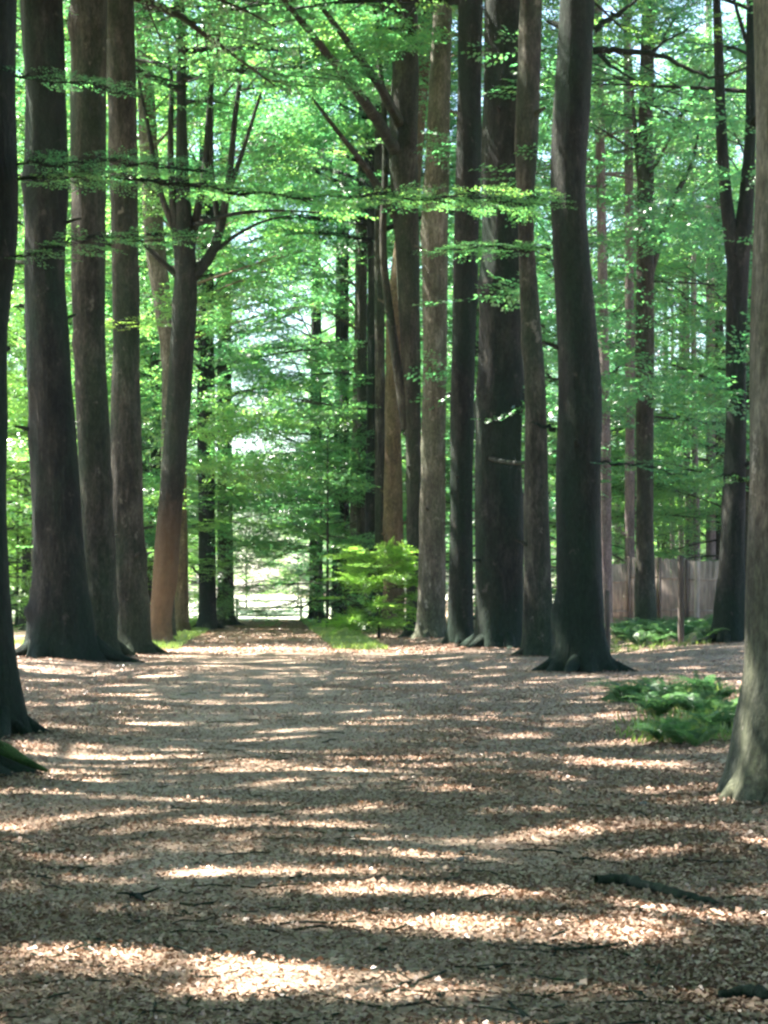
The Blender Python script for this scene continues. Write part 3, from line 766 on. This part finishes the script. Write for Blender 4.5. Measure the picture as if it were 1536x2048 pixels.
branch('R2', [(1192, 98, 38.5), (1220, 130, 38.4), (1250, 152, 38.3), (1290, 165, 38.2)], .05, True, 109, mat=LIME, dens=3, spread=.4, start=.2)
branch('R2', [(1300, 108, 38.3), (1340, 75, 38.2), (1410, 42, 38)], .04, True, 110, mat=LIME, dens=4, spread=.4, start=.4)
branch('R2', [(1196, 925, 38.5), (1240, 928, 38.2), (1300, 932, 38), (1350, 950, 37.8)], .03, True, 111, dens=9, spread=.35)
branch('R2', [(1110, 860, 38.5), (1080, 850, 38.3), (1060, 846, 38.2)], .05, False, 112)
branch('L4', [(245, 662, 52.5), (245, 656, 51.8), (240, 640, 51)], .03, True, 113, mat=LIME, dens=9, spread=.5)
branch('L4', [(222, 490, 53), (190, 470, 52), (160, 462, 51), (140, 470, 50)], .05, True, 114, dens=6, spread=.6)
branch('L8', [(400, 1000, 86), (440, 960, 85), (490, 1010, 84)], .06, True, 115, mat=LIME, dens=9, spread=1.2, sc=(.6, 1.0))
branch('L8', [(410, 850, 86), (450, 815, 85), (500, 840, 84)], .06, True, 116, mat=LIME, dens=9, spread=1.2, sc=(.6, 1.0))
branch('L8', [(400, 1060, 86), (380, 1050, 84), (440, 1042, 82), (510, 1048, 80)], .06, True, 117, mat=LIME, dens=8, spread=1.0, sc=(.6, 1.0))
branch('L8', [(400, 1150, 86), (380, 1130, 84), (420, 1120, 82)], .06, True, 118, mat=LIME, dens=9, spread=1.0, sc=(.5, .9))
branch('R12', [(622, 1040, 109), (570, 1050, 108), (520, 1072, 107), (480, 1100, 106)], .07, True, 130, dens=9, spread=1.3, sc=(.9, 1.4))
branch('R12', [(622, 1090, 109), (585, 1100, 110), (545, 1120, 111), (510, 1140, 112)], .06, True, 131, mat=LIME, dens=9, spread=1.1, sc=(.8, 1.2))
branch('R12', [(640, 980, 110), (585, 990, 108), (540, 1020, 107)], .06, True, 132, dens=9, spread=1.4, sc=(.9, 1.4))
branch('L9', [(462, 1080, 95), (490, 1084, 96), (530, 1108, 97)], .06, True, 133, dens=9, spread=1.1, sc=(.8, 1.2))
branch('L9', [(462, 1020, 95), (500, 1015, 97), (560, 1040, 99)], .06, True, 134, dens=8, spread=1.3, sc=(.9, 1.3))
branch('R12', [(622, 1150, 109), (605, 1140, 108), (590, 1150, 107)], .04, True, 135, mat=LIME, dens=12, spread=.9, sc=(.6, 1.0))
branch('R11', [(668, 1060, 100), (640, 1050, 98), (610, 1075, 97)], .05, True, 136, dens=10, spread=1.2, sc=(.8, 1.2))
branch('R9', [(740, 760, 84), (690, 745, 83), (620, 750, 82), (560, 755, 81)], .06, True, 119, dens=7, spread=1.0, sc=(.6, 1.0))
branch('R1', [(1500, 962, 15.7), (1470, 955, 15.6), (1455, 950, 15.5)], .012, True, 120, dens=12, spread=.12, sc=(.2, .3))
branch('B1', [(1280, 770, 64), (1250, 762, 63.5), (1225, 770, 63)], .03, True, 121, dens=14, spread=.6, sc=(.5, .8))

def mossy_root(tree, line, r):
    root = TREES[tree][0]
    Q = np.array([unproj(*p) for p in line]); Q = smooth_line(Q - np.array(root.location), 5)
    mb = MB(); mb.tube(Q, np.interp(np.linspace(0, 1, len(Q)), np.linspace(0, 1, len(r)), r), 14,
                       lambda th, i: 1 + .12 * np.cos(3 * th[None] + i[:, None] * .6) + .08 * np.cos(5 * th[None] - i[:, None] * .8))
    tag(add('root', mb.mesh('root', MOSS), root), 'root covered in bright green moss')
mossy_root('L0', [(-150, 1440, 18), (-70, 1470, 18), (-10, 1496, 17.9), (40, 1518, 17.8), (95, 1542, 17.7)], (.2, .14, .085, .05, .015))

# ------------------------------------------------------------------ small plants
def ferns(name, spots, label, seed, mat=FERN, h=(.5, .9), group=None):
    """each fern a plant of its own: a ring of arching fronds"""
    rng = np.random.default_rng(seed)
    meshes = []
    for k in range(3):
        Vs = []
        for f in range(15):
            a = rng.uniform(0, 6.28); ln = rng.uniform(.6, 1.15); n = 24; st = rng.uniform(.6, 1.15)
            s = (np.arange(n) + 1.) / n
            out = ln * st * s ** 1.25; z = ln * (1.35 * s - (.55 + .35 * st) * s * s)
            base = np.stack([out * math.cos(a), out * math.sin(a), z], 1)
            T = np.gradient(base, axis=0); T /= np.linalg.norm(T, axis=1)[:, None]
            side = np.cross(T, (0, 0, 1.)); side /= np.linalg.norm(side, axis=1)[:, None] + 1e-9
            for sd_ in (1, -1):
                D = side * sd_ + T * .5 + rng.normal(0, .10, (n, 3)) - np.array((0, 0, .25))
                L = ln * .24 * np.clip(1.25 * (1 - s), 0, 1) ** .8 * np.clip(s * 5, .2, 1) + .02
                V, _ = leaf_quads(base, D, np.cross(side, T) + rng.normal(0, .2, (n, 3)), L, L * .15 + .006)
                Vs.append(V)
            w = .006; V = np.stack([base[:-1] - side[:-1] * w, base[:-1] + side[:-1] * w, base[1:] + side[1:] * w, base[1:] - side[1:] * w], 1).reshape(-1, 3)
            Vs.append(V)
        V = np.concatenate(Vs)
        meshes.append(make_mesh('fern_fronds', V, np.arange(len(V)).reshape(-1, 4), mat))
    for (x, y) in spots:
        o = tag(add(name, meshes[rng.integers(3)], None, (x, y, float(gz(x, y)))), label, 'fern', group)
        sc = rng.uniform(*h); o.scale = (sc * 1.15, sc * 1.15, sc); o.rotation_euler = (0, 0, rng.uniform(0, 6.28))
fr = np.random.default_rng(3)
sp = []
for _ in range(34):
    d = fr.uniform(50, 62); x0 = fr.uniform(1235, 1425)
    sp.append(((x0 - VPX) / FPX * d, d))
ferns('fern', sp, 'pale green fern in the patch before the reed fence', 4, group='ferns before the reed fence', h=(.5, .85))
sp = []
for _ in range(20):
    d = fr.uniform(20.0, 29); x0 = fr.uniform(1290, 1490)
    sp.append(((x0 - VPX) / FPX * d, d))
sp += [(5.05 + fr.normal(0, .25), 28.3 + fr.normal(0, .5)) for _ in range(6)]
ferns('fern', sp, 'low deep green fern on the bank beside the near right trunk', 6, group='low ferns beside the near right trunk', h=(.3, .6))

# ------------------------------------------------------------------ grass and leaf litter
def tufts(name, area, n, seed, h=(.08, .22)):
    rng = np.random.default_rng(seed)
    pts = area(rng, n)
    P = np.repeat(pts, 6, axis=0) + np.c_[rng.normal(0, .05, (n * 6, 2)), np.zeros(n * 6)]
    D = np.c_[rng.normal(0, .45, (n * 6, 2)), np.ones(n * 6)]
    L = rng.uniform(*h, n * 6)
    P[:, 2] = gz(P[:, 0], P[:, 1])
    N = rng.normal(0, 1, P.shape); N[:, 2] = .1
    V, F = leaf_quads(P, D, N, L, np.full(n * 6, .022))
    return tag(add(name, make_mesh(name, V, F, GRASS)), None, None, None, 'stuff')
def verge(rng, n):
    d = rng.uniform(56, 118, n); side = rng.random(n) < .6
    x = np.where(side, rng.uniform(-7.5, -2.6, n), rng.uniform(1.8, 3.3, n))
    k = n // 34                                               # ragged tufts between the ferns on the right
    d[:k] = rng.uniform(20.5, 30, k); x[:k] = (rng.normal(1390, 60, k) - VPX) / FPX * d[:k]
    d[k:2 * k] = rng.uniform(48, 63, k); x[k:2 * k] = (rng.uniform(1225, 1430, k) - VPX) / FPX * d[k:2 * k]
    return np.c_[x, d, np.zeros(n)]
o = tufts('grass', verge, 10500, 8); o['label'] = 'short grass on the far verges and between the ferns'
o['category'] = 'grass'

def litter(name, n, area, seed, size=(.018, .042), mat=None, label=''):
    rng = np.random.default_rng(seed)
    P = area(rng, n); n = len(P)
    P[:, 2] = gz(P[:, 0], P[:, 1]) + rng.uniform(.006, .03, n)
    a = rng.uniform(0, 6.28, n)
    D = np.c_[np.cos(a), np.sin(a), rng.normal(0, .25, n)]
    N = np.c_[rng.normal(0, .4, (n, 2)), np.ones(n)]
    L = size[0] + (size[1] - size[0]) * rng.beta(1.3, 2.6, n)
    V, F = leaf_quads(P, D, N, L, L * rng.uniform(.4, .8, n), fold=.3)
    return tag(add(name, make_mesh(name, V, F, mat)), label, 'leaves', None, 'stuff')
def litter_area(rng, n):
    d = 6.5 * (58 / 6.5) ** rng.random(n)
    u = rng.uniform(-60, 1600, n)
    x = (u - VPX) / FPX * d
    edge = np.abs(x + .25 + .5 * np.sin(d * .42) + .3 * np.sin(d * 1.3 + 1)) / 2.0
    drift = .55 + .45 * np.sin(1.9 * x + .8 * np.sin(.9 * d)) * np.sin(1.3 * d + 1.1 * np.sin(1.2 * x))
    return x, d, edge, drift
def side_area(rng, n):
    x, d, edge, drift = litter_area(rng, n)
    keep = rng.random(n) < .06 + .94 * sstep(.45, 1.25, edge) * (.35 + .65 * drift)
    return np.c_[x, d, np.zeros(n)][keep]
def path_area(rng, n):
    x, d, edge, drift = litter_area(rng, n)
    keep = (rng.random(n) < .2 + .8 * drift) & (edge < 1.3)
    return np.c_[x, d, np.zeros(n)][keep]
litter('leaf_litter', 300000, side_area, 9, (.020, .062), LITTER, 'dry reddish brown beech leaves drifted along both sides of the path')
litter('leaf_litter', 260000, path_area, 10, (.012, .045), LITTER_P, 'small trodden leaf scraps and husks on the path')
def far_area(rng, n):
    d = rng.uniform(52, 112, n); x = rng.uniform(-5, 9, n)
    return np.c_[x, d, np.zeros(n)]
litter('leaf_litter', 70000, far_area, 15, (.05, .11), LITTER, 'brown leaves lying over the far stretch of the path')
def bank_area(rng, n):
    P = []
    for (root, d, ax) in TREES.values():
        if d > 62: continue
        r = ax(.5)[2]; m = int(1500 * r)
        a = rng.uniform(0, 6.28, m); q = r * (1.05 + 1.6 * rng.beta(1, 2.4, m))
        P.append(np.c_[root.location.x + q * np.cos(a), root.location.y + q * np.sin(a), np.zeros(m)])
    return np.concatenate(P)
litter('leaf_litter', 1, bank_area, 14, (.025, .075), LITTER, 'dry leaves banked against the feet of the trunks')
def twig_litter():
    rng = np.random.default_rng(12); mb = MB()
    for _ in range(420):
        d = 6.6 * (36 / 6.6) ** rng.random(); x = (rng.uniform(0, 1536) - VPX) / FPX * d
        a = rng.uniform(0, 6.28); L = rng.uniform(.08, .4); n = 5; u = np.linspace(-.5, .5, n)
        xs = x + u * L * math.cos(a) + rng.normal(0, .012, n); ys = d + u * L * math.sin(a) + rng.normal(0, .012, n)
        mb.tube(np.stack([xs, ys, gz(xs, ys) + .012 + rng.uniform(0, .02, n)], 1), rng.uniform(.003, .007), 4)
    tag(add('twig_litter', mb.mesh('twig_litter', BARK)), 'thin broken twigs strewn through the leaves', 'twigs', None, 'stuff')
twig_litter()

# ------------------------------------------------------------------ fallen wood, posts, fence, gate
def stick(name, line, r, label, mat=BARK_D, cat='branch', seed=0, forks=()):
    pts = np.array([unproj(*p) for p in line])
    pts[:, 2] = gz(pts[:, 0], pts[:, 1]) + np.array(r) * .9 + .02
    o0 = pts[0].copy()
    Q = smooth_line(pts - o0, 5)
    rng = np.random.default_rng(seed); Q += rng.normal(0, .006, Q.shape)
    mb = MB()
    rr = np.interp(np.linspace(0, 1, len(Q)), np.linspace(0, 1, len(r)), r)
    mb.tube(Q, rr, 10, lambda th, i: 1 + .1 * np.cos(2 * th[None] + i[:, None] * .5) + .06 * np.cos(3 * th[None] - i[:, None] * .9))
    for f in forks: mb.tube(Q[f[0]] + np.array(f[1]), f[2], 6)
    return tag(add(name, mb.mesh(name, mat), None, o0), label, cat)
def gd(y): return FPX * EYE / (y - HZ)
stick('fallen_branch', [(1192, 1772, gd(1772)), (1250, 1768, gd(1768)), (1300, 1785, gd(1785)), (1370, 1800, gd(1800)), (1445, 1812, gd(1812))],
      (.022, .032, .03, .024, .01), 'fallen branch lying in the leaves at lower right', mat=BARK, seed=1)
stick('fallen_branch', [(1440, 2014, gd(2014)), (1490, 2008, gd(2008)), (1545, 2022, gd(2022)), (1620, 2040, gd(2040))],
      (.012, .024, .028, .03), 'short dark branch at the bottom right corner', seed=2)
stick('twig', [(262, 1770, gd(1795)), (274, 1790, gd(1800)), (290, 1812, gd(1812))], (.012, .016, .008),
      'small dark twig with curled leaves on the path at lower left', cat='twig', seed=3, forks=[(3, [(0, 0, 0), (.06, .03, .015), (.11, .07, .03)], (.01, .008, .004)), (5, [(0, 0, 0), (-.05, -.03, .02), (-.10, -.03, .02)], (.01, .007, .004))])

def stone(x, y, s, label):
    d = gd(y); c = unproj(x, y, d)
    rng = np.random.default_rng(int(x))
    th = np.linspace(0, 2 * np.pi, 12, endpoint=False); ph = np.linspace(-.5, 1.45, 7)
    V = np.stack([np.stack([np.cos(th) * math.cos(p), np.sin(th) * math.cos(p) * .8, np.full(12, math.sin(p) * .6)], 1) for p in ph])
    V *= (1 + rng.normal(0, .1, (7, 12, 1))); mb = MB(); mb.grid(V * s, wrap=True)
    return tag(add('stone', mb.mesh('stone', STONE_M), None, (c[0], d, float(gz(c[0], d)) + .01)), label, 'stone')
stone(1288, 1612, .045, 'small black stone on the path edge, farther up than its fellow')
stone(925, 1722, .035, 'small dark stone in the middle of the path')

# moss mound and reed fence
def mound(px, d, rx, ry, h, label, mat):
    x = (px - VPX) / FPX * d
    th = np.linspace(0, 2 * np.pi, 28, endpoint=False); rr = np.linspace(1.0, 0.02, 12)
    V = np.stack([np.stack([rx * r * np.cos(th) * (1 + .12 * np.sin(3 * th + 1)), ry * r * np.sin(th), (h * (1 - r * r) ** 1.3 - .05) * (1 + .2 * np.sin(5 * th + 6 * r))], 1) for r in rr])
    mb = MB(); mb.grid(V, wrap=True)
    return tag(add('mossy_mound', mb.mesh('mossy_mound', mat), None, (x, d, float(gz(x, d)))), label, 'mound')
mound(1262, 28.5, .5, .8, .2, 'low dark mossy mound in front of the claw-rooted trunk', MOSS)

def reed_fence():
    d = 70.0
    xs = [1196, 1256, 1318, 1372, 1440]
    tops = [1128, 1116, 1118, 1122]
    x0 = unproj(xs[0], 1200, d)[0]
    root = empty('reed_fence', (x0, d, float(gz(x0, d))), 0, 'weathered reed screen fence behind the ferns on the right', 'fence')
    rng = np.random.default_rng(2)
    for k in range(4):
        a, b = unproj(xs[k], tops[k], d), unproj(xs[k + 1], tops[k], d)
        zt = a[2] - root.location.z
        mb = MB(); x = a[0] - x0
        while x < b[0] - x0:
            w = rng.uniform(.03, .06)
            mb.box((x + w / 2, rng.normal(0, .012), zt / 2 + rng.normal(0, .025)), (w * .92, .03, zt), 0, rng.normal(0, .004)); x += w
        add('panel', mb.mesh('panel', REED_M, False), root)
        pb = MB(); pb.box((a[0] - x0, -.08, zt * .5), (.09, .09, zt + .12))
        add('post', pb.mesh('post', POST_M, False), root)
        rb = MB(); rb.box(((a[0] + b[0]) / 2 - x0, -.04, zt * .72), (b[0] - a[0], .03, .05)); rb.box(((a[0] + b[0]) / 2 - x0, -.04, zt * .25), (b[0] - a[0], .03, .05))
        add('rail', rb.mesh('rail', REED_M, False), root)
reed_fence()

def post(px, ytop, d, w, label, mat=POST_M):
    x = (px - VPX) / FPX * d
    g = float(gz(x, d)); h = unproj(px, ytop, d)[2] - g
    rng = np.random.default_rng(int(px))
    n = 9; z = np.linspace(-.2, h, n)
    P = np.stack([np.cumsum(rng.normal(0, .006, n)), np.cumsum(rng.normal(0, .006, n)), z], 1)
    mb = MB(); mb.tube(np.vstack([P, P[-1] + (0, 0, .02)]), np.append(np.full(n, w / 2), w * .12), 10)
    return tag(add('wooden_post', mb.mesh('wooden_post', mat), None, (x, d, g)), label, 'post')
post(1219, 1182, 47, .13, 'short dark stake just right of the claw-rooted trunk')
post(1367, 1112, 50, .16, 'tall slim dark post standing among the ferns')
post(1402, 1124, 60, .15, 'pale sunlit pole right of the tall dark post', REED_M)

def field_gate():
    d = 116.0
    a, b = unproj(474, 1240, d), unproj(602, 1240, d)
    root = empty('field_gate', ((a[0] + b[0]) / 2, d, 0), 0, 'pale wooden bar gate closing the far end of the path', 'gate')
    w = (b[0] - a[0]) / 2
    for s in (-1, 1):
        m = MB(); m.box((s * w, 0, .62), (.16, .16, 1.24)); add('post', m.mesh('post', GATE_M, False), root)
    for z in (.3, .72, 1.12):
        m = MB(); m.box((0, -.03, z), (2 * w - .18, .05, .09)); add('rail', m.mesh('rail', GATE_M, False), root)
    m = MB(); m.tube([(-w + .1, .02, .3), (w - .1, .02, 1.12)], .035, 6); add('brace', m.mesh('brace', GATE_M, False), root)
field_gate()

HAZE = 0.00014
if HAZE:
    mb = MB(); mb.box((0, 130, 22), (300, 420, 50))
    m, n, l = new_mat('haze'); out = n.new('ShaderNodeOutputMaterial'); v = n.new('ShaderNodeVolumePrincipled')
    v.inputs['Color'].default_value = (.86, .95, 1, 1); v.inputs['Density'].default_value = HAZE; v.inputs['Anisotropy'].default_value = .3
    l.new(v.outputs[0], out.inputs['Volume'])
    tag(add('haze', mb.mesh('haze', m, False)), 'thin summer haze in the air under the trees', 'haze', None, 'stuff')
